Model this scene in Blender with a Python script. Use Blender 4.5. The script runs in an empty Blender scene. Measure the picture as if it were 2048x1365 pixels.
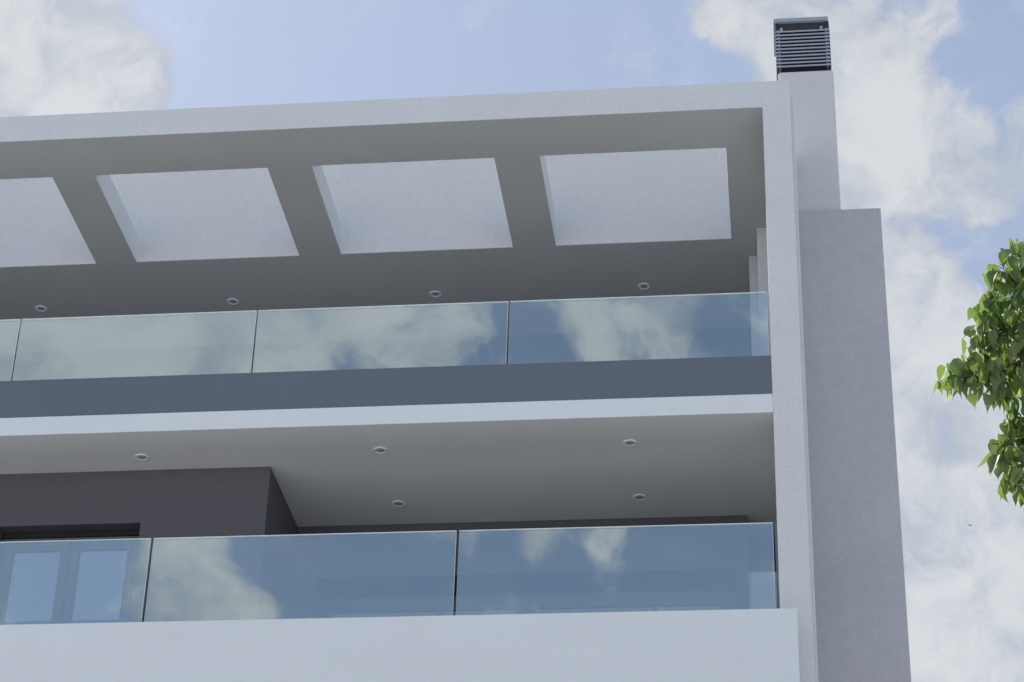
import bpy, bmesh, math, random
from mathutils import Vector, Matrix

# ------------------------------------------------------------------ camera
scene = bpy.context.scene
Z0 = 14.10            # height of the roof soffit above the street
R = math.radians
cam_data = bpy.data.cameras.new("camera")
cam = bpy.data.objects.new("camera", cam_data)
scene.collection.objects.link(cam)
scene.camera = cam
cam_data.sensor_width = 36.0
cam_data.lens = 79.986
cam_data.clip_start = 0.1
cam_data.clip_end = 6000.0
c_right = Vector((0.99304701, 0.11454702, 0.02714064))
c_up = Vector((0.03437886, -0.50270387, 0.8637748))
c_fwd = Vector((-0.11258653, 0.85683592, 0.50314657))
cam.matrix_world = Matrix((
    (c_right.x, c_up.x, -c_fwd.x, -0.0052),
    (c_right.y, c_up.y, -c_fwd.y, -17.1705),
    (c_right.z, c_up.z, -c_fwd.z, Z0 - 12.4929),
    (0, 0, 0, 1)))

# ------------------------------------------------------------------ exposure
scene.render.engine = 'CYCLES'
scene.cycles.use_denoising = True
scene.cycles.max_bounces = 7
scene.cycles.use_adaptive_sampling = True
scene.cycles.adaptive_threshold = 0.02
scene.cycles.transparent_max_bounces = 12
scene.view_settings.view_transform = 'Standard'
scene.view_settings.look = 'None'
scene.view_settings.gamma = 1.0
scene.view_settings.use_curve_mapping = False
scene.view_settings.exposure = 0.14

# ------------------------------------------------------------------ sun and sky
SUN_AZ, SUN_EL = -55.0, 46.0
SKY_STRENGTH = 0.15
sun_dir = Vector((math.sin(R(SUN_AZ)) * math.cos(R(SUN_EL)),
                  math.cos(R(SUN_AZ)) * math.cos(R(SUN_EL)), math.sin(R(SUN_EL))))
sun_data = bpy.data.lights.new("sun", 'SUN')
sun_data.energy = 5.0
sun_data.angle = R(0.6)
sun_data.color = (1.0, 0.95, 0.87)
sun = bpy.data.objects.new("sun", sun_data)
scene.collection.objects.link(sun)
sun.location = sun_dir * 60
sun.rotation_euler = sun_dir.to_track_quat('Z', 'Y').to_euler()

# banks of cloud and clear gaps: azimuth, elevation, radius (degrees), weight
SKY_VIEW = [(-22.9, 36.6, 5.3, 0.4), (-18.3, 35.3, 2.1, 0.55), (-21.0, 35.3, 2.8, 0.2), (-0.7, 38.5, 1.6, 0.5), (1.9, 37.7, 3.5, 0.5), (4.0, 36.0, 3.0, 0.45), (3.2, 33.2, 4.2, 0.62), (4.2, 29.3, 3.5, 0.55), (5.0, 24.6, 5.3, 0.75), (6.4, 21.9, 3.8, 0.4), (7.7, 34.1, 1.9, 0.45), (6.3, 29.6, 1.6, 0.2), (-12.0, 37.8, 6.5, -0.75), (-4.2, 37.4, 3.3, -0.55), (-2.2, 36.4, 1.5, -0.3), (6.5, 32.0, 1.9, -0.3), (7.1, 36.4, 1.9, -0.3), (4.8, 27.5, 1.4, -0.25)]
SKY_BACK = [(-158.8, 29.0, 4.2, 0.62), (-162.5, 29.5, 3.3, 0.38), (-165.8, 29.8, 2.4, 0.42), (-167.8, 30.5, 1.9, 0.4), (-170.3, 30.0, 1.1, 0.35), (-171.1, 30.8, 1.0, 0.3), (-175.2, 30.9, 1.4, 0.42), (-177.3, 30.2, 1.3, 0.32), (-167.7, 29.7, 0.8, -0.45), (-172.9, 30.1, 2.0, -0.45), (-176.2, 29.8, 1.0, -0.2), (-163.9, 23.2, 2.4, 0.6), (-165.2, 23.2, 0.9, 0.3), (-163.7, 24.6, 1.0, 0.3), (-173.5, 25.1, 1.0, 0.42), (-175.7, 25.3, 1.5, 0.42), (-160.7, 23.3, 2.4, -0.25), (-168.5, 24.2, 3.5, -0.65), (-171.8, 24.3, 1.1, -0.3), (-178.2, 24.8, 2.1, -0.5), (-174.5, 23.8, 1.8, -0.35)]


class Nodes:
    """small helper for node trees"""
    def __init__(self, tree):
        self.t = tree

    def new(self, kind, **kw):
        n = self.t.nodes.new(kind)
        for k, v in kw.items():
            setattr(n, k, v)
        return n

    def put(self, sock, v):
        if isinstance(v, bpy.types.NodeSocket):
            self.t.links.new(v, sock)
        else:
            sock.default_value = v

    def math(self, op, a, b=0.0, clamp=False):
        n = self.new('ShaderNodeMath', operation=op, use_clamp=clamp)
        self.put(n.inputs[0], a)
        self.put(n.inputs[1], b)
        return n.outputs[0]

    def vmath(self, op, a, b=(0, 0, 0), out=0):
        n = self.new('ShaderNodeVectorMath', operation=op)
        self.put(n.inputs[0], a)
        self.put(n.inputs[1], b)
        return n.outputs[out]

    def noise(self, vec, scale, detail=4, rough=0.5, out='Fac', lac=2.0):
        n = self.new('ShaderNodeTexNoise')
        if vec is not None:
            self.put(n.inputs['Vector'], vec)
        n.inputs['Scale'].default_value = scale
        n.inputs['Detail'].default_value = detail
        n.inputs['Roughness'].default_value = rough
        n.inputs['Lacunarity'].default_value = lac
        return n.outputs[out]

    def maprange(self, v, a, b, c, d, smooth=False):
        n = self.new('ShaderNodeMapRange')
        if smooth:
            n.interpolation_type = 'SMOOTHSTEP'
        for i, q in enumerate((v, a, b, c, d)):
            self.put(n.inputs[i], q)
        return n.outputs[0]

    def mix(self, f, a, b):
        n = self.new('ShaderNodeMix', data_type='RGBA')
        self.put(n.inputs['Factor'], f)
        self.put(n.inputs[6], a)
        self.put(n.inputs[7], b)
        return n.outputs[2]


world = bpy.data.worlds.new("World")
scene.world = world
world.use_nodes = True
world.cycles.sampling_method = 'NONE'      # an even, cloudy sky needs no light map
wn = Nodes(world.node_tree)
world.node_tree.nodes.clear()
sky = wn.new('ShaderNodeTexSky', sky_type='NISHITA', sun_disc=False)
sky.sun_elevation = R(SUN_EL)
sky.sun_rotation = R(SUN_AZ % 360)
sky.air_density = 1.0
sky.dust_density = 1.1
sky.ozone_density = 1.0
coord = wn.new('ShaderNodeTexCoord').outputs['Generated']


def scaled(v, k):
    n_ = wn.new('ShaderNodeVectorMath', operation='SCALE')
    wn.put(n_.inputs[0], v)
    wn.put(n_.inputs['Scale'], k)
    return n_.outputs[0]


half_v = (0.5, 0.5, 0.5)
warp = scaled(wn.vmath('SUBTRACT', wn.noise(coord, 16.0, 3, 0.55, 'Color'), half_v), 0.060)
wdir = wn.vmath('ADD', coord, warp)
dens = wn.math('MULTIPLY', wn.math('SUBTRACT', wn.noise(wdir, 7.0, 2, 0.5), 0.5), 1.1)
billow = wn.noise(wdir, 24.0, 7, 0.61)
dens = wn.math('ADD', wn.math('ADD', dens, wn.math('MULTIPLY', wn.math('SUBTRACT', billow, 0.5), 2.0)), 0.10)
for az, el, rad, amp in SKY_VIEW + SKY_BACK:
    d = Vector((math.sin(R(az)) * math.cos(R(el)), math.cos(R(az)) * math.cos(R(el)), math.sin(R(el))))
    dist = wn.vmath('DISTANCE', wdir, d, out=1)
    dens = wn.math('ADD', dens, wn.maprange(dist, R(rad) * 0.1, R(rad) * 1.2, amp, 0.0, True))
cover = wn.maprange(dens, -0.14, 0.54, 0.0, 1.0, True)
facing = wn.vmath('DOT_PRODUCT', coord, tuple(sun_dir), out=1)             # thin haze shows most towards the sun
veil = wn.math('ADD', wn.maprange(facing, -0.3, 0.8, 0.04, 0.36, True), wn.maprange(wn.noise(coord, 5.0, 3, 0.55), 0.3, 0.7, 0.0, 0.14))
cover = wn.math('MAXIMUM', wn.math('MULTIPLY', cover, 0.96), veil)      # a thin veil everywhere
shade = wn.math('ADD', wn.math('MULTIPLY', billow, 0.9), wn.math('MULTIPLY', dens, 0.22))
shade = wn.maprange(shade, 0.34, 0.80, 0.0, 1.0, True)
CL = 1.0 / SKY_STRENGTH
cloud_col = wn.mix(shade, (0.43 * CL, 0.47 * CL, 0.545 * CL, 1), (0.64 * CL, 0.66 * CL, 0.68 * CL, 1))
cloud_col = scaled(cloud_col, wn.maprange(facing, -0.5, 0.7, 1.25, 1.0, True))      # clouds away from the sun are lit from the front
sky_col = wn.mix(cover, sky.outputs[0], cloud_col)
bg = wn.new('ShaderNodeBackground')
wn.put(bg.inputs['Color'], sky_col)
bg.inputs['Strength'].default_value = SKY_STRENGTH
wout = wn.new('ShaderNodeOutputWorld')
wn.put(wout.inputs['Surface'], bg.outputs[0])

# ------------------------------------------------------------------ materials
def principled(name):
    m = bpy.data.materials.new(name)
    m.use_nodes = True
    n = Nodes(m.node_tree)
    return m, n, m.node_tree.nodes['Principled BSDF']


def plaster(name, col, grain=0.10, bump=0.35, scale=95.0, mottle=0.06, rough=0.88, blot=0.5):
    """painted render: grain relief, faint mottling"""
    m, n, b = principled(name)
    pos = n.new('ShaderNodeTexCoord').outputs['Object']
    g = n.noise(pos, scale, 2, 0.6)
    big = n.noise(pos, 1.1, 3, 0.6)
    mid = n.noise(pos, 9.0, 2, 0.55)
    k = n.math('ADD', n.math('MULTIPLY', n.math('SUBTRACT', g, 0.5), grain * 2),
               n.math('ADD', n.math('MULTIPLY', n.math('SUBTRACT', big, 0.5), mottle * 2),
                      n.math('MULTIPLY', n.math('SUBTRACT', mid, 0.5), mottle * blot)))
    k = n.math('ADD', k, 1.0)
    cv = n.new('ShaderNodeVectorMath', operation='SCALE')
    cv.inputs[0].default_value = col
    n.put(cv.inputs['Scale'], k)
    n.put(b.inputs['Base Color'], cv.outputs[0])
    b.inputs['Roughness'].default_value = rough
    b.inputs['Specular IOR Level'].default_value = 0.3
    bp = n.new('ShaderNodeBump')
    bp.inputs['Strength'].default_value = bump
    bp.inputs['Distance'].default_value = 0.006
    n.put(bp.inputs['Height'], n.math('ADD', g, n.math('MULTIPLY', mid, 0.6)))
    n.put(b.inputs['Normal'], bp.outputs[0])
    return m


M_STUCCO = plaster("stucco_white", (0.665, 0.67, 0.685), 0.14, 0.7, 42.0, 0.06, blot=1.0)
M_CHIM = plaster("stucco_chimney", (0.60, 0.60, 0.615), 0.07, 0.4, 40.0, 0.07, blot=1.4)
M_GREY = plaster("stucco_grey", (0.475, 0.475, 0.50), 0.11, 0.6, 42.0, 0.09, blot=1.3)
M_PAINT = plaster("smooth_white_paint", (0.745, 0.775, 0.80), 0.02, 0.10, 50.0, 0.035, blot=0.9)
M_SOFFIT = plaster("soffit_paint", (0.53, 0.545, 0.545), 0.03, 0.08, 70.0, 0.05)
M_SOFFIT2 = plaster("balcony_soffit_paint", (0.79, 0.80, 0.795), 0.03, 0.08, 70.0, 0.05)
M_BAND = plaster("slate_paint", (0.140, 0.165, 0.20), 0.02, 0.08, 70.0, 0.05)
M_DARK = plaster("dark_plaster", (0.118, 0.112, 0.127), 0.05, 0.2, 90.0, 0.06)
M_FLOOR = plaster("balcony_tile", (0.72, 0.70, 0.67), 0.04, 0.1, 40.0, 0.05)


def metal(name, col, rough=0.45, metallic=0.0, bump=0.0):
    m, n, b = principled(name)
    pos = n.new('ShaderNodeTexCoord').outputs['Object']
    v = n.maprange(n.noise(pos, 12.0, 5, 0.6), 0.25, 0.75, 0.88, 1.10)
    cv = n.new('ShaderNodeVectorMath', operation='SCALE')
    cv.inputs[0].default_value = col
    n.put(cv.inputs['Scale'], v)
    n.put(b.inputs['Base Color'], cv.outputs[0])
    b.inputs['Roughness'].default_value = rough
    b.inputs['Metallic'].default_value = metallic
    return m


M_SLAT = metal("slat_metal", (0.32, 0.35, 0.42), 0.4)
M_COWL = metal("cowl_dark", (0.030, 0.026, 0.034), 0.6)
M_FRAME = metal("window_aluminium", (0.12, 0.127, 0.135), 0.4)
M_SHUT = metal("shutter_slot", (0.012, 0.012, 0.013), 0.6)
M_RING = metal("lamp_ring", (0.85, 0.86, 0.88), 0.35)
M_LENS = metal("lamp_lens", (0.40, 0.42, 0.53), 0.25)
M_BARK = metal("bark", (0.10, 0.075, 0.055), 0.9)
M_STALK = metal("leaf_stalk", (0.10, 0.12, 0.045), 0.7)
M_BIRD = metal("bird_feathers", (0.03, 0.028, 0.028), 0.8)
M_RUBBER = metal("joint_seal", (0.03, 0.03, 0.032), 0.7)


def coated_glass():
    m = bpy.data.materials.new("balustrade_glass")
    m.use_nodes = True
    n = Nodes(m.node_tree)
    m.node_tree.nodes.clear()
    lw = n.new('ShaderNodeLayerWeight')
    lw.inputs['Blend'].default_value = 0.5
    fac = n.math('ADD', n.math('MULTIPLY', n.math('POWER', lw.outputs['Facing'], 4.0), 0.7), 0.32, True)
    tr = n.new('ShaderNodeBsdfTransparent')
    tr.inputs['Color'].default_value = (0.95, 0.975, 0.975, 1)
    gl = n.new('ShaderNodeBsdfGlossy')
    gl.inputs['Roughness'].default_value = 0.0
    gl.inputs['Color'].default_value = (0.91, 1.0, 1.0, 1)
    mx = n.new('ShaderNodeMixShader')
    n.put(mx.inputs[0], fac)
    n.put(mx.inputs[1], tr.outputs[0])
    n.put(mx.inputs[2], gl.outputs[0])
    out = n.new('ShaderNodeOutputMaterial')
    n.put(out.inputs['Surface'], mx.outputs[0])
    return m


M_GLASS = coated_glass()
M_GEDGE = metal("glass_edge_highlight", (0.80, 0.86, 0.86), 0.25)  # pale edge colour, also painted on the front rims as a back-lit highlight


def pane_material():
    m, n, b = principled("window_pane")
    b.inputs['Base Color'].default_value = (0.03, 0.04, 0.05, 1)
    b.inputs['Roughness'].default_value = 0.02
    b.inputs['IOR'].default_value = 5.0
    pos = n.new('ShaderNodeTexCoord').outputs['Object']
    bp = n.new('ShaderNodeBump')
    bp.inputs['Strength'].default_value = 0.02
    bp.inputs['Distance'].default_value = 0.02
    n.put(bp.inputs['Height'], n.noise(pos, 1.2, 2, 0.5))
    n.put(b.inputs['Normal'], bp.outputs[0])
    return m


M_PANE = pane_material()


def leaf_material(name, island):
    m = bpy.data.materials.new(name)
    m.use_nodes = True
    n = Nodes(m.node_tree)
    m.node_tree.nodes.clear()
    if island:
        rnd = n.new('ShaderNodeNewGeometry').outputs['Random Per Island']
    else:
        rnd = n.new('ShaderNodeObjectInfo').outputs['Random']
    pos = n.new('ShaderNodeTexCoord').outputs['Object']
    v = n.noise(pos, 26.0, 3, 0.5)
    base = n.mix(rnd, (0.105, 0.170, 0.080, 1), (0.165, 0.235, 0.095, 1))
    base = n.mix(n.math('MULTIPLY', v, 0.45), base, (0.080, 0.130, 0.055, 1))
    pr = n.new('ShaderNodeBsdfPrincipled')
    n.put(pr.inputs['Base Color'], base)
    pr.inputs['Roughness'].default_value = 0.48
    pr.inputs['Specular IOR Level'].default_value = 0.5
    tl = n.new('ShaderNodeBsdfTranslucent')
    n.put(tl.inputs['Color'], n.mix(rnd, (0.22, 0.37, 0.08, 1), (0.40, 0.52, 0.11, 1)))
    mx = n.new('ShaderNodeMixShader')
    n.put(mx.inputs[0], n.maprange(n.math('FRACT', n.math('MULTIPLY', rnd, 7.31)), 0.0, 1.0, 0.30, 0.66))
    n.put(mx.inputs[1], pr.outputs[0])
    n.put(mx.inputs[2], tl.outputs[0])
    out = n.new('ShaderNodeOutputMaterial')
    n.put(out.inputs['Surface'], mx.outputs[0])
    return m


M_LEAF = leaf_material("leaf_green", False)
M_LEAF_STUFF = leaf_material("foliage_green", True)


def ground_material(name, col, scale=3.0, amount=0.25):
    m, n, b = principled(name)
    pos = n.new('ShaderNodeTexCoord').outputs['Object']
    k = n.math('ADD', n.math('MULTIPLY', n.math('SUBTRACT', n.noise(pos, scale, 8, 0.65), 0.5), amount * 2), 1.0)
    cv = n.new('ShaderNodeVectorMath', operation='SCALE')
    cv.inputs[0].default_value = col
    n.put(cv.inputs['Scale'], k)
    n.put(b.inputs['Base Color'], cv.outputs[0])
    b.inputs['Roughness'].default_value = 0.9
    return m


M_GROUND = ground_material("dry_ground", (0.38, 0.35, 0.30), 0.3)
M_ROAD = ground_material("asphalt", (0.055, 0.055, 0.056), 6.0)
M_PAVE = ground_material("concrete_paving", (0.50, 0.505, 0.51), 2.0, 0.15)
M_KERB = ground_material("kerb_concrete", (0.42, 0.41, 0.39), 4.0, 0.15)
M_LINE = ground_material("road_paint", (0.75, 0.75, 0.72), 9.0, 0.15)

# ------------------------------------------------------------------ mesh helpers
COL = scene.collection


def link_mesh(name, mesh, mats, parent=None):
    if not isinstance(mats, (list, tuple)):
        mats = [mats]
    if len(mesh.materials) == 0:
        for m in mats:
            mesh.materials.append(m)
    o = bpy.data.objects.new(name, mesh)
    COL.objects.link(o)
    if parent is not None:
        o.parent = parent
        base = parent
        off = Vector((0, 0, 0))
        while base is not None:
            off += base.location
            base = base.parent
        o.location = -off
    return o


def bevel(o, w=0.006, seg=2):
    b = o.modifiers.new("bevel", 'BEVEL')
    b.width = w
    b.segments = seg
    b.limit_method = 'ANGLE'
    b.angle_limit = R(40)
    return o


def cells(name, xs, ys, zs, solid, mats, parent=None, face_mat=None):
    """one mesh out of a grid of solid cells; only the outer faces are kept.
    Heights are given from the roof soffit."""
    nx, ny, nz = len(xs) - 1, len(ys) - 1, len(zs) - 1
    occ = {}
    for i in range(nx):
        for j in range(ny):
            for k in range(nz):
                occ[i, j, k] = bool(solid((xs[i] + xs[i + 1]) / 2, (ys[j] + ys[j + 1]) / 2, (zs[k] + zs[k + 1]) / 2))
    bm = bmesh.new()
    vs = {}

    def v(i, j, k):
        if (i, j, k) not in vs:
            vs[i, j, k] = bm.verts.new((xs[i], ys[j], zs[k] + Z0))
        return vs[i, j, k]
    dirs = {(-1, 0, 0): [(0, 0, 0), (0, 0, 1), (0, 1, 1), (0, 1, 0)], (1, 0, 0): [(1, 0, 0), (1, 1, 0), (1, 1, 1), (1, 0, 1)],
            (0, -1, 0): [(0, 0, 0), (1, 0, 0), (1, 0, 1), (0, 0, 1)], (0, 1, 0): [(0, 1, 0), (0, 1, 1), (1, 1, 1), (1, 1, 0)],
            (0, 0, -1): [(0, 0, 0), (0, 1, 0), (1, 1, 0), (1, 0, 0)], (0, 0, 1): [(0, 0, 1), (1, 0, 1), (1, 1, 1), (0, 1, 1)]}
    for (i, j, k), s in occ.items():
        if not s:
            continue
        for d, q in dirs.items():
            if occ.get((i + d[0], j + d[1], k + d[2]), False):
                continue
            f = bm.faces.new([v(i + a, j + b, k + c) for a, b, c in q])
            if face_mat:
                cen = f.calc_center_median()
                f.material_index = face_mat(d, cen.x, cen.y, cen.z - Z0)
    bmesh.ops.dissolve_limit(bm, angle_limit=R(1), verts=bm.verts, edges=bm.edges, delimit={'MATERIAL'})
    me = bpy.data.meshes.new(name)
    bm.to_mesh(me)
    bm.free()
    return link_mesh(name, me, mats, parent)


def box(name, x, y, z, mats, parent=None, face_mat=None):
    return cells(name, list(x), list(y), list(z), lambda *a: True, mats, parent, face_mat)


def soffit_below(d, x, y, z):
    return 1 if d == (0, 0, -1) else 0


def tube(bm, pts, radii, sides=7):
    rings = []
    for i, p in enumerate(pts):
        p = Vector(p)
        t = (Vector(pts[min(i + 1, len(pts) - 1)]) - Vector(pts[max(i - 1, 0)])).normalized()
        a = t.cross(Vector((0.3, 0.9, 0.2))).normalized()
        b = t.cross(a).normalized()
        rings.append([bm.verts.new(p + (a * math.cos(2 * math.pi * s / sides) + b * math.sin(2 * math.pi * s / sides)) * radii[i]) for s in range(sides)])
    for r0, r1 in zip(rings, rings[1:]):
        for s in range(sides):
            f = bm.faces.new((r0[s], r0[(s + 1) % sides], r1[(s + 1) % sides], r1[s]))
            f.smooth = True
    bm.faces.new(rings[-1])


def lathe(name, prof, mat, parent=None, seg=28):
    """turn a profile of (radius, height) round z"""
    bm = bmesh.new()
    rings = [[bm.verts.new((r * math.cos(2 * math.pi * s / seg), r * math.sin(2 * math.pi * s / seg), z)) for s in range(seg)] for r, z in prof]
    for a, b in zip(rings, rings[1:]):
        for s in range(seg):
            f = bm.faces.new((a[s], a[(s + 1) % seg], b[(s + 1) % seg], b[s]))
            f.smooth = True
    bm.faces.new(rings[-1])
    bmesh.ops.recalc_face_normals(bm, faces=bm.faces)
    me = bpy.data.meshes.new(name)
    bm.to_mesh(me)
    bm.free()
    me.materials.append(mat)
    return me


def empty(name, loc, label, cat, group=None):
    o = bpy.data.objects.new(name, None)
    COL.objects.link(o)
    o.location = loc
    o.empty_display_size = 0.2
    o['label'] = label
    o['category'] = cat
    if group:
        o['group'] = group
    return o


def structure(o):
    o['kind'] = 'structure'
    return o


# ------------------------------------------------------------------ ground and street
def flat(name, x, y, z, mat):
    return structure(box(name, x, y, (z[0] - Z0, z[1] - Z0), mat))


g = bpy.data.meshes.new("ground")
g.from_pydata([(-3000, -3000, -0.02), (3000, -3000, -0.02), (3000, 3000, -0.02), (-3000, 3000, -0.02)], [], [(0, 1, 2, 3)])
structure(link_mesh("ground", g, M_GROUND))
flat("road", (-120, 120), (-8.2, -4.0), (-0.3, 0.004), M_ROAD)
flat("pavement", (-120, 120), (-3.85, 9.0), (-0.3, 0.12), M_PAVE)
flat("pavement", (-120, 120), (-26.9, -8.35), (-0.3, 0.12), M_PAVE)
flat("kerb", (-120, 120), (-4.0, -3.853), (-0.3, 0.125), M_KERB)
flat("kerb", (-120, 120), (-8.347, -8.2), (-0.3, 0.125), M_KERB)
for k in range(30):
    flat("road_marking", (-60 + 4 * k, -58 + 4 * k), (-6.16, -6.04), (0.004, 0.008), M_LINE)

# ------------------------------------------------------------------ the building
G = 0.12 - Z0                                   # pavement level from the soffit
XL = -11.20                                     # inner edge of the far left post
W = 0.2566                                      # width of the front posts
building = empty("apartment_building", (-5.5, 2.0, 0.12),
                 "modern white stucco apartment building with glass balconies and an openwork roof frame", "building")

# frame: posts, roof slab with openings, upstand wall behind the openings
openings = [(-10.87, -9.11), (-8.70, -6.943), (-6.510, -4.7925), (-4.3517, -2.5753), (-2.1317, -0.3581)]
OY1, OY2, TOP = 0.6307, 2.2177, 0.295


def frame_solid(x, y, z):
    if z < 0:
        return y < 0.30 and (x > 0 or x < XL)
    if z > TOP:
        return OY2 < y < 2.45
    return not (OY1 < y < OY2 and any(a < x < b for a, b in openings))


xs = sorted({XL - W, XL, 0.0, W} | {v for o in openings for v in o})
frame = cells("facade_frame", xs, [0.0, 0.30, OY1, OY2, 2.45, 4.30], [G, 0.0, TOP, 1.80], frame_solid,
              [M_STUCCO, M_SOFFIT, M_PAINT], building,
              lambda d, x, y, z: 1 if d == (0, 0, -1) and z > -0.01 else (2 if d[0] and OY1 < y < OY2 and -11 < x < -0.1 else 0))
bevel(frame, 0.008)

# thin return of the corner post and the side wall behind it
bevel(box("corner_strip", (W - 0.05, 0.288), (0.14, 0.30), (G, 0.20), M_STUCCO, building), 0.006)
box("side_wall", (0.03, W - 0.004), (0.302, 4.296), (G, -0.003), M_STUCCO, building)
box("side_wall", (XL - W + 0.004, XL - 0.03), (0.302, 4.296), (G, -0.003), M_STUCCO, building)
bevel(box("end_wall", (W + 0.002, 1.0869), (1.20, 4.60), (G, -0.3722), M_GREY, building), 0.008)

# chimney and its louvred cowl
bevel(box("chimney", (0.1704, 0.7160), (1.30, 1.86), (-0.60, 1.368), M_CHIM, building), 0.02, 3)
cowl = box("chimney_cowl", (0.200, 0.655), (1.375, 1.79), (1.350, 1.975), M_COWL, building)
for x0, x1 in ((0.160, 0.184), (0.672, 0.696)):
    for y0, y1 in ((1.31, 1.335), (1.815, 1.84)):
        box("corner_post", (x0, x1), (y0, y1), (1.366, 1.985), M_COWL, cowl)
sm = bpy.data.meshes.new("slat")
# one ring-shaped louvre blade: front, back and two side strips, the front edge dropped
sb = bmesh.new()


def blade(p0, p1, inward):
    p0, p1, inn = Vector(p0), Vector(p1), Vector(inward)
    prof = [Vector((0, 0, 0)), Vector((0, 0, 0.0190)), inn * 0.045 + Vector((0, 0, 0.034)), inn * 0.045 + Vector((0, 0, 0.028))]
    a = [sb.verts.new(p0 + q) for q in prof]
    b = [sb.verts.new(p1 + q) for q in prof]
    for i in range(4):
        sb.faces.new((a[i], a[(i + 1) % 4], b[(i + 1) % 4], b[i]))
    sb.faces.new(a)
    sb.faces.new(b)


blade((0.155, 1.300, 0), (0.700, 1.300, 0), (0, 1, 0))
blade((0.155, 1.850, 0), (0.700, 1.850, 0), (0, -1, 0))
blade((0.155, 1.302, 0), (0.155, 1.848, 0), (1, 0, 0))
blade((0.700, 1.302, 0), (0.700, 1.848, 0), (-1, 0, 0))
bmesh.ops.recalc_face_normals(sb, faces=sb.faces)
sb.to_mesh(sm)
sb.free()
for k in range(11):
    s = link_mesh("slat", sm, M_SLAT, cowl)
    s.location.z += Z0 + 1.424 + 0.0437 * k
bevel(box("cap_plate", (0.140, 0.690), (1.285, 1.865), (1.988, 2.030), M_SLAT, cowl), 0.004)
box("hood", (0.165, 0.690), (1.322, 1.828), (1.900, 1.986), M_COWL, cowl)
for x0 in (0.205, 0.605):
    box("bracket", (x0, x0 + 0.026), (1.306, 1.3205), (1.885, 1.925), M_SLAT, cowl)

# upper balcony
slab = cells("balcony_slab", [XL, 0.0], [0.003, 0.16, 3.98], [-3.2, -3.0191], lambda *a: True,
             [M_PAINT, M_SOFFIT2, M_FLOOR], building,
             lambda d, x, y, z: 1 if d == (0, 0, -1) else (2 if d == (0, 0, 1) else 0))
bevel(slab, 0.005)
band = bevel(box("balcony_upstand", (XL, -0.002), (0.012, 0.150), (-3.0185, -2.6349), M_BAND, building), 0.004)


def glass_row(parent, edges, y, z0, z1, gap):
    """frameless panels; pale strips on top and side rims paint in the bright back-lit edge"""
    for a, b in zip(edges, edges[1:]):
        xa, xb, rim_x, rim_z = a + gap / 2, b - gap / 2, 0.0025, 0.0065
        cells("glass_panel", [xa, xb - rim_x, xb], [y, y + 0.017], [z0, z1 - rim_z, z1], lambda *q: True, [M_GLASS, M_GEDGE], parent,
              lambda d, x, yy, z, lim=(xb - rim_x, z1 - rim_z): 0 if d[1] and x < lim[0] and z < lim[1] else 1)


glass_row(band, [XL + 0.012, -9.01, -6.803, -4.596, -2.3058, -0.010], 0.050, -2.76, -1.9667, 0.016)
box("back_wall", (XL - 0.03, -0.1889), (3.985, 4.295), (-3.2, -0.002), M_DARK, building)
bevel(box("column", (-0.0997, 0.02), (2.0315, 2.42), (-3.018, -0.002), M_STUCCO, building), 0.006)
bevel(box("column", (-0.1889, 0.02), (2.5439, 3.98), (-3.018, -0.002), M_STUCCO, building), 0.006)


def french_door(x0, x1, y, z0, z1, leaves, slot, stile=0.085, parent=None, glass_top=None):
    """frame set in a wall opening; leaves are separate, each with its pane"""
    zt = z1 - slot
    if slot > 0:
        box("shutter_box", (x0, x1), (y - 0.02, y + 0.10), (zt, z1 - 0.001), M_SHUT, parent)
    fr = 0.045
    f = cells("door_frame", [x0, x0 + fr, x1 - fr, x1], [y, y + 0.07], [z0, zt - fr, zt - 0.001],
              lambda x, yy, z: z > zt - fr or x < x0 + fr or x > x1 - fr, M_FRAME, parent)
    bevel(f, 0.003)
    xa, xb = x0 + fr, x1 - fr
    wl = (xb - xa) / leaves
    for k in range(leaves):
        a, b = xa + wl * k + 0.003, xa + wl * (k + 1) - 0.003
        lf = cells("door_leaf", [a, a + stile, b - stile, b], [y - 0.012, y + 0.045], [z0, z0 + 0.10, zt - fr - stile, zt - fr - 0.004],
                   lambda x, yy, z, a=a, b=b: x < a + stile or x > b - stile or z > zt - fr - stile or z < z0 + 0.10, M_FRAME, parent)
        bevel(lf, 0.004)
        box("pane", (a + stile - 0.004, b - stile + 0.004), (y + 0.012, y + 0.022), (z0 + 0.096, zt - fr - stile + 0.004), M_PANE, lf)
    hx = xa + wl * (1 if leaves > 1 else 0.9) - 0.04
    box("door_handle", (hx - 0.012, hx + 0.012), (y - 0.06, y - 0.012), (z0 + 1.0, z0 + 1.14), M_SLAT, lf if leaves == 1 else f)


# lower balcony: parapet, glass, walls
def parapet_block(ztop, zbot):
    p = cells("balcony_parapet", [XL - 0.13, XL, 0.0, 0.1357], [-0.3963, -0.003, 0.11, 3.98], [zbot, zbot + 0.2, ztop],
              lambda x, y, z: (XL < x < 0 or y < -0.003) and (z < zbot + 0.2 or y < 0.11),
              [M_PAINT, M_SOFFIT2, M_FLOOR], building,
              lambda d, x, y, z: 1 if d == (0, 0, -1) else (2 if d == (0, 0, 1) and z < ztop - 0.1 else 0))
    return bevel(p, 0.006)


BX, BY, FY = -4.5176, 1.9904, 0.7358


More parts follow.
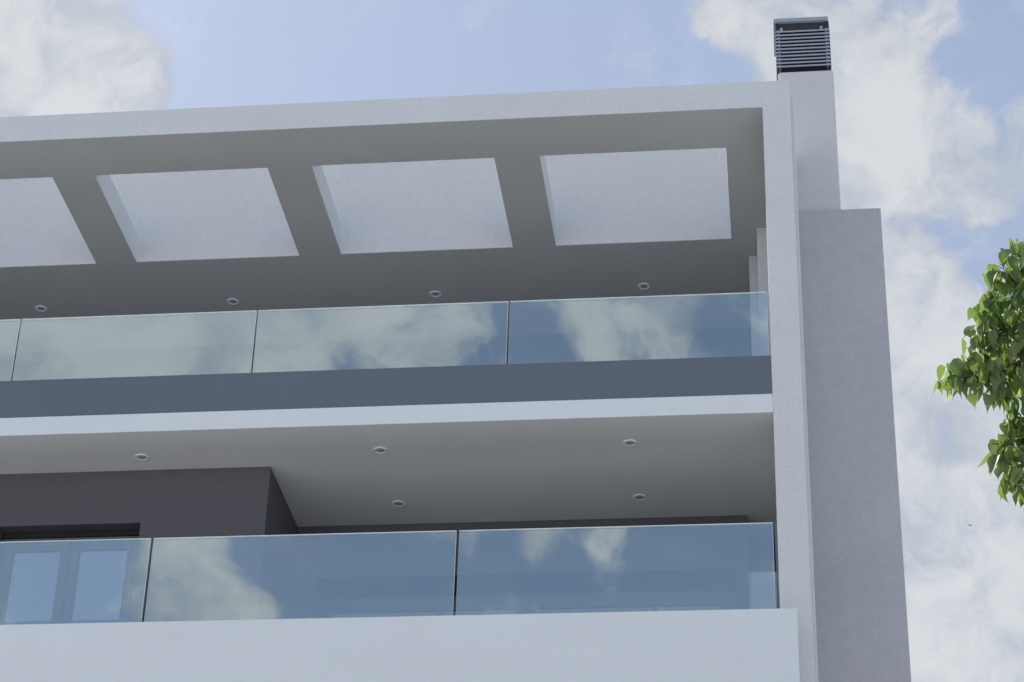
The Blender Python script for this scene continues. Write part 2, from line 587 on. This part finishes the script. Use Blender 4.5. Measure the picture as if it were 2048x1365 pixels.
def storey(zs, zf):
    """walls between soffit height zs and floor height zf"""
    dx0, dx1, dt = -6.99, -5.663, zs - 0.532
    wb = cells("wall_block", [XL - 0.03, dx0, dx1, BX], [FY, FY + 0.235, 2.6], [zf, dt, zs - 0.001],
               lambda x, y, z: not (dx0 < x < dx1 and z < dt and y < FY + 0.235), M_DARK, building)
    bevel(wb, 0.006)
    french_door(dx0 + 0.002, dx1 - 0.002, FY + 0.15, zf, dt - 0.001, 2, 0.055, 0.085, building)
    ox0, ox1, ot = -4.312, -0.395, zs - 0.542
    bw = cells("back_wall", [BX + 0.001, ox0, ox1, -0.2769], [BY, 2.44, 3.26], [zf, ot, zs - 0.001],
               lambda x, y, z: (y < 2.44 and not (ox0 < x < ox1 and z < ot)) or (y > 2.44 and x > ox1), M_DARK, building)
    bevel(bw, 0.006)
    french_door(ox0 + 0.002, ox1 - 0.002, 2.30, zf, ot - 0.001, 2, 0.07, 0.10, building)
    box("side_panel", (-0.2765, 0.029), (2.03, 2.16), (zf, zs - 0.565), M_PAINT, building)
    box("end_panel", (-0.36, 0.03), (3.262, 3.50), (zf, zs - 0.001), M_STUCCO, building)


par1 = parapet_block(-5.1852, -6.40)
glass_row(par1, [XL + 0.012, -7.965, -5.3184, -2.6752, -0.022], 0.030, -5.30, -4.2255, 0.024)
box("glass_channel", (-0.020, -0.003), (0.026, 0.054), (-5.25, -4.2255), M_BAND, par1)
storey(-3.2, -6.2)
par2 = parapet_block(-8.3852, -9.60)
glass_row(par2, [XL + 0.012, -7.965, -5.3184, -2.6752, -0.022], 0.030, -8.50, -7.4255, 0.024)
storey(-6.4, -9.4)
storey(-9.6, G)

# ------------------------------------------------------------------ unseen houses behind the camera, added to bounce sunlight into the soffits
def plain_house(x0, x1, y1, h, floors, label):
    """a pale rendered block that faces the street; its windows are set back in their openings"""
    t = empty("added_house", ((x0 + x1) / 2, y1 - 5, 0.12), label, "building", "houses added for bounce light")
    n = max(2, int((x1 - x0) / 3.2))
    step = (x1 - x0) / n
    fh = h / floors
    xs_, zs_ = [x0], [G]
    wins = []
    for k in range(n):
        a = x0 + step * k + (step - 1.3) / 2
        xs_ += [a, a + 1.3]
        for f in range(floors):
            wins.append((a, a + 1.3, G + fh * f + 0.9, G + fh * f + 2.4))
    for f in range(floors):
        zs_ += [G + fh * f + 0.9, G + fh * f + 2.4]
    xs_.append(x1)
    zs_.append(G + h)

    def solid(x, y, z):
        return y < y1 - 0.2 or not any(a < x < b and c < z < d for a, b, c, d in wins)
    bevel(cells("wall", xs_, [y1 - 10, y1 - 0.2, y1], zs_, solid, M_PAINT, t), 0.01)
    for a, b, c, d in wins:
        w = cells("window", [a + 0.003, a + 0.07, b - 0.07, b - 0.003], [y1 - 0.197, y1 - 0.13], [c + 0.003, c + 0.07, d - 0.07, d - 0.003],
                  lambda x, y, z, q=(a, b, c, d): not (q[0] + 0.07 < x < q[1] - 0.07 and q[2] + 0.07 < z < q[3] - 0.07), M_FRAME, t)
        box("pane", (a + 0.066, b - 0.066), (y1 - 0.18, y1 - 0.165), (c + 0.066, d - 0.066), M_PANE, w)


plain_house(-26.0, -11.0, -27.0, 15.0, 5, "pale five storey house added across the street for bounce light, far left")
plain_house(-10.0, 4.0, -27.0, 16.2, 5, "pale tall house added directly across the street for bounce light")
plain_house(-42.0, -27.0, -27.0, 12.0, 4, "pale four storey house added across the street for bounce light, at the far left end")
plain_house(21.0, 36.0, -27.0, 12.0, 4, "pale four storey house added across the street for bounce light, at the far right end")
plain_house(5.0, 20.0, -27.0, 15.0, 5, "pale five storey house added across the street for bounce light, far right")

# ------------------------------------------------------------------ downlights
ring_me = lathe("ring", [(0.066, 0.0), (0.066, -0.004), (0.061, -0.0095), (0.052, -0.0105), (0.042, -0.007), (0.038, -0.0015), (0.036, -0.0015)], M_RING)
lens_me = lathe("lens", [(0.0375, -0.0012), (0.034, -0.0042), (0.020, -0.0048), (0.002, -0.0050)], M_LENS)


def downlight(x, y, z, label, group):
    d = empty("downlight", (x, y, Z0 + z), label, "downlight", group)
    for nm, me in (("ring", ring_me), ("lens", lens_me)):
        o = bpy.data.objects.new(nm, me)
        COL.objects.link(o)
        o.parent = d


GU, GL = "downlights under the roof frame", "downlights under the balcony slab"
for x, lab in ((-7.788, "round recessed downlight in the roof soffit, leftmost of the row of four"),
               (-5.6774, "round recessed downlight in the roof soffit, second from the left of four"),
               (-3.494, "round recessed downlight in the roof soffit, third from the left of four"),
               (-1.2922, "round recessed downlight in the roof soffit, rightmost of four, nearest the corner post")):
    downlight(x, 3.0652, -0.0005, lab, GU)
for x, lab in ((-5.6429, "white ringed downlight in the balcony soffit in front of the dark wall"),
               (-3.4711, "white ringed downlight in the middle of the front row of the balcony soffit"),
               (-1.254, "white ringed downlight in the front row of the balcony soffit, nearest the corner post")):
    downlight(x, 0.4849, -3.2005, lab, GL)
for x, lab in ((-3.4805, "white ringed downlight at the back of the balcony soffit, beside the dark projecting wall"),
               (-1.2421, "white ringed downlight at the back of the balcony soffit, on the corner post side")):
    downlight(x, 1.5586, -3.2005, lab, GL)

# ------------------------------------------------------------------ tree
rng = random.Random(11)
TA = Vector((0.9928, -9.2275, Z0 - 7.9087))     # a point on the street side rim of the crown
K = 0.0019779
prof_px = [(2050, 452), (2022, 466), (1998, 498), (1978, 545), (1962, 585), (1948, 605), (1936, 640), (1934, 668),
           (1918, 690), (1898, 712), (1880, 752), (1876, 790), (1892, 806), (1912, 782), (1930, 812), (1952, 822), (1972, 838),
           (1992, 812), (2002, 842), (2002, 868), (1978, 880), (1962, 908), (1962, 942), (1990, 948), (1998, 985), (2012, 1018), (2032, 1006),
           (2050, 1030), (2100, 1080), (2250, 1220), (2500, 1330), (2900, 1330), (3250, 1050), (3420, 650), (3300, 200), (2950, -80), (2550, -60), (2250, 170), (2130, 350)]
prof = [((px - 2048) * K, (682.5 - py) * K) for px, py in prof_px]
TR, TU, TF = c_right.copy(), c_up.copy(), c_fwd.copy()   # axes in which the crown's outline was measured


def inside(a, b):
    c = False
    n = len(prof)
    for i in range(n):
        x1, y1 = prof[i]
        x2, y2 = prof[i - 1]
        if (y1 > b) != (y2 > b) and a < (x2 - x1) * (b - y1) / (y2 - y1) + x1:
            c = not c
    return c


def rim(a, b):
    best = 9.0
    n = len(prof)
    for i in range(n):
        x1, y1 = prof[i]
        x2, y2 = prof[i - 1]
        dx, dy = x2 - x1, y2 - y1
        t = max(0, min(1, ((a - x1) * dx + (b - y1) * dy) / (dx * dx + dy * dy)))
        best = min(best, math.hypot(a - x1 - t * dx, b - y1 - t * dy))
    return best


def crown_point(a, b, d):
    return TA + TR * a + TU * b + TF * d


tree = empty("leafy_tree", (TA.x + 1.30, TA.y + 0.45, 0.12), "green broadleaf tree with drooping pointed leaves at the right edge", "tree")
base = tree.location
top = crown_point(1.25, -0.1, 0.25)
bm = bmesh.new()
tube(bm, [(base.x, base.y, 0.0), (base.x + 0.03, base.y - 0.02, 1.2), (base.x - 0.02, base.y + 0.03, 2.6), (base.x + 0.04, base.y, 4.0), tuple(top)],
     [0.13, 0.105, 0.09, 0.075, 0.045], 10)
me = bpy.data.meshes.new("trunk")
bm.to_mesh(me)
bm.free()
link_mesh("trunk", me, M_BARK, tree)

# heart shaped leaf with a drip tip, folded along the midrib, hanging along -z
half = [(0.00, 0.0), (0.17, 0.035), (0.295, -0.06), (0.350, -0.22), (0.315, -0.42), (0.205, -0.63), (0.095, -0.80), (0.032, -0.93), (0.0, -1.12)]


def leaf_mesh(name, fold, curl):
    mid = [0.0, -0.02, -0.10, -0.26, -0.45, -0.64, -0.80, -0.94, -1.12]
    bm = bmesh.new()

    def bend(x, z):
        return Vector((x * math.cos(fold), abs(x) * math.sin(fold) - curl * z * z, z))
    cv = [bm.verts.new(bend(0, z)) for z in mid]
    for s in (-1, 1):
        ov = [cv[0]] + [bm.verts.new(bend(s * w, z)) for w, z in half[1:-1]] + [cv[-1]]
        for i in range(len(mid) - 1):
            q = [cv[i], cv[i + 1], ov[i + 1], ov[i]]
            q = list(dict.fromkeys(q))
            if len(q) >= 3:
                if s < 0:
                    q.reverse()
                f = bm.faces.new(q)
                f.smooth = True
    me = bpy.data.meshes.new(name)
    bm.to_mesh(me)
    bm.free()
    return me


leaf_meshes = [leaf_mesh("leaf", 0.25, 0.12), leaf_mesh("leaf", 0.45, 0.30), leaf_mesh("leaf", 0.10, -0.15), leaf_mesh("leaf", 0.55, 0.05)]
for m_ in leaf_meshes:
    m_.materials.append(M_LEAF)


def leaf_matrix(p, size):
    """hanging leaf: tip down and outwards, face turned any way round"""
    yaw = rng.uniform(0, 2 * math.pi)
    tilt = rng.gauss(0.0, 0.34) + 0.28
    roll = rng.gauss(0.0, 0.22)
    m = Matrix.Rotation(yaw, 4, 'Z') @ Matrix.Rotation(tilt, 4, 'X') @ Matrix.Rotation(roll, 4, 'Y')
    return Matrix.Translation(p) @ m @ Matrix.Scale(size, 4)


near, rest = [], []
tries = 0
while len(near) < 300 and tries < 60000:
    tries += 1
    a, b = rng.uniform(-0.36, 0.03), rng.uniform(-0.70, 0.47)
    if not inside(a, b):
        continue
    e = rim(a, b)
    if rng.random() > 0.45 + 2.2 * e:
        continue
    size = rng.choice((rng.uniform(0.038, 0.06), rng.uniform(0.055, 0.09), rng.uniform(0.06, 0.095)))
    if not inside(a, b - size * 0.72) and rng.random() < 0.9:
        continue
    d = rng.uniform(-1, 1) * min(0.55, 0.03 + 0.75 * e)
    near.append((crown_point(a, b, d), size))
while len(rest) < 150:                            # inner leaves behind them
    a, b = rng.uniform(-0.33, 0.05), rng.uniform(-0.66, 0.42)
    e = rim(a, b) if inside(a, b) else 0.0
    if e < 0.022 or not inside(a, b - 0.06):
        continue
    rest.append((crown_point(a, b, rng.uniform(-0.05, 1) * min(0.6, 0.03 + 0.8 * e)), rng.uniform(0.055, 0.095)))
while len(rest) < 7800:
    a, b = rng.uniform(-0.02, 2.8), rng.uniform(-1.4, 1.6)
    if a < 0.03 and rng.random() < 0.5:
        continue
    if not inside(a, b):
        continue
    e = rim(a, b)
    if rng.random() > 0.3 + 1.2 * e:
        continue
    d = rng.uniform(-1, 1) * min(1.15, 0.05 + 1.1 * e)
    if math.sin(a * 9 + 3 * d) + math.sin(b * 8 - 2 * d + 1) + math.sin(d * 7 + a * 3) < -0.9:
        continue
    rest.append((crown_point(a, b, d), rng.uniform(0.055, 0.098)))

# limbs and twigs
bm = bmesh.new()
limb_ends = []
for k in range(16):
    while True:
        a, b = rng.uniform(0.0, 2.5), rng.uniform(-1.0, 1.3)
        if inside(a, b) and rim(a, b) > 0.15:
            break
    e = crown_point(a, b, rng.uniform(-0.6, 0.6))
    s = Vector((base.x, base.y, rng.uniform(3.6, 5.4)))
    m1 = s.lerp(e, 0.5) + Vector((0, 0, 0.18))
    tube(bm, [s, m1, e], [0.038, 0.024, 0.010], 6)
    limb_ends += [m1, e]
for a, b in ((-0.02, -0.05), (-0.10, -0.12), (0.0, 0.22), (0.02, -0.42), (-0.04, -0.52), (-0.05, 0.02), (-0.16, -0.16)):
    s = crown_point(1.0, 0.1, 0.2)
    e = crown_point(a, b, 0.02)
    m1 = s.lerp(e, 0.55) + Vector((0, 0, 0.12))
    tube(bm, [s, m1, e], [0.028, 0.014, 0.004], 6)
    limb_ends += [m1, e, m1.lerp(e, 0.5)]
me = bpy.data.meshes.new("branch")
bm.to_mesh(me)
bm.free()
link_mesh("branch", me, M_BARK, tree)
bm = bmesh.new()
for p, size in near + rest[:1700]:
    q = min(limb_ends, key=lambda v: (v - p).length_squared)
    way = (q - p)
    hook = p + way.normalized() * 0.030 + Vector((0, 0, 0.010))      # leaf stalk, drawn in towards its branch
    if way.length < 0.16:
        tube(bm, [q, q.lerp(hook, 0.6) + Vector((0, 0, 0.012)), hook, p], [0.0028, 0.002, 0.0012, 0.0009], 4)
    else:
        tube(bm, [hook, p + way.normalized() * 0.015 + Vector((0, 0, 0.007)), p], [0.0012, 0.0011, 0.0009], 4)
me = bpy.data.meshes.new("twigs")
bm.to_mesh(me)
bm.free()
tw = link_mesh("twigs", me, M_STALK, tree)
tw['kind'] = 'stuff'

# the crown: the far leaves as one mass, the leaves in view one by one
verts, faces = [], []
for p, size in rest:
    src = leaf_meshes[rng.randrange(4)]
    mt = leaf_matrix(p, size)
    o0 = len(verts)
    verts += [tuple(mt @ v.co) for v in src.vertices]
    faces += [tuple(i + o0 for i in f.vertices) for f in src.polygons]
me = bpy.data.meshes.new("crown")
me.from_pydata(verts, [], faces)
me.polygons.foreach_set("use_smooth", [True] * len(me.polygons))
crown = link_mesh("crown", me, M_LEAF_STUFF, tree)
crown['kind'] = 'stuff'
inv = Matrix.Translation(crown.location + tree.location).inverted()
for p, size in near:
    lo = bpy.data.objects.new("leaf", leaf_meshes[rng.randrange(4)])
    COL.objects.link(lo)
    lo.parent = crown
    lo.matrix_local = inv @ leaf_matrix(p, size)

# ------------------------------------------------------------------ bird far off
bird = empty("bird", (12.638, 120.9, Z0 + 53.3), "tiny dark bird flying far off in the sky below the tree", "bird")
bm = bmesh.new()
tube(bm, [(-0.11, 0, 0), (-0.05, 0, 0.005), (0.02, 0, 0.005), (0.07, 0, 0.012), (0.10, 0, 0.012)], [0.008, 0.028, 0.034, 0.022, 0.006], 8)
me = bpy.data.meshes.new("body")
bm.to_mesh(me)
bm.free()
bo = bpy.data.objects.new("body", me)
me.materials.append(M_BIRD)
COL.objects.link(bo)
bo.parent = bird
for s in (-1, 1):
    me = bpy.data.meshes.new("wing")
    vs = [(0.04, 0.015 * s, 0.012), (0.05, 0.10 * s, 0.05), (-0.02, 0.22 * s, 0.075), (-0.03, 0.11 * s, 0.045), (-0.04, 0.015 * s, 0.010)]
    vs += [(x, y, z - 0.006) for x, y, z in vs]
    me.from_pydata(vs, [], [(0, 1, 2, 3, 4), (9, 8, 7, 6, 5)] + [(i, (i + 1) % 5, (i + 1) % 5 + 5, i + 5) for i in range(5)])
    me.materials.append(M_BIRD)
    wo = bpy.data.objects.new("wing", me)
    COL.objects.link(wo)
    wo.parent = bird
bird.rotation_euler = (R(35), R(10), R(70))
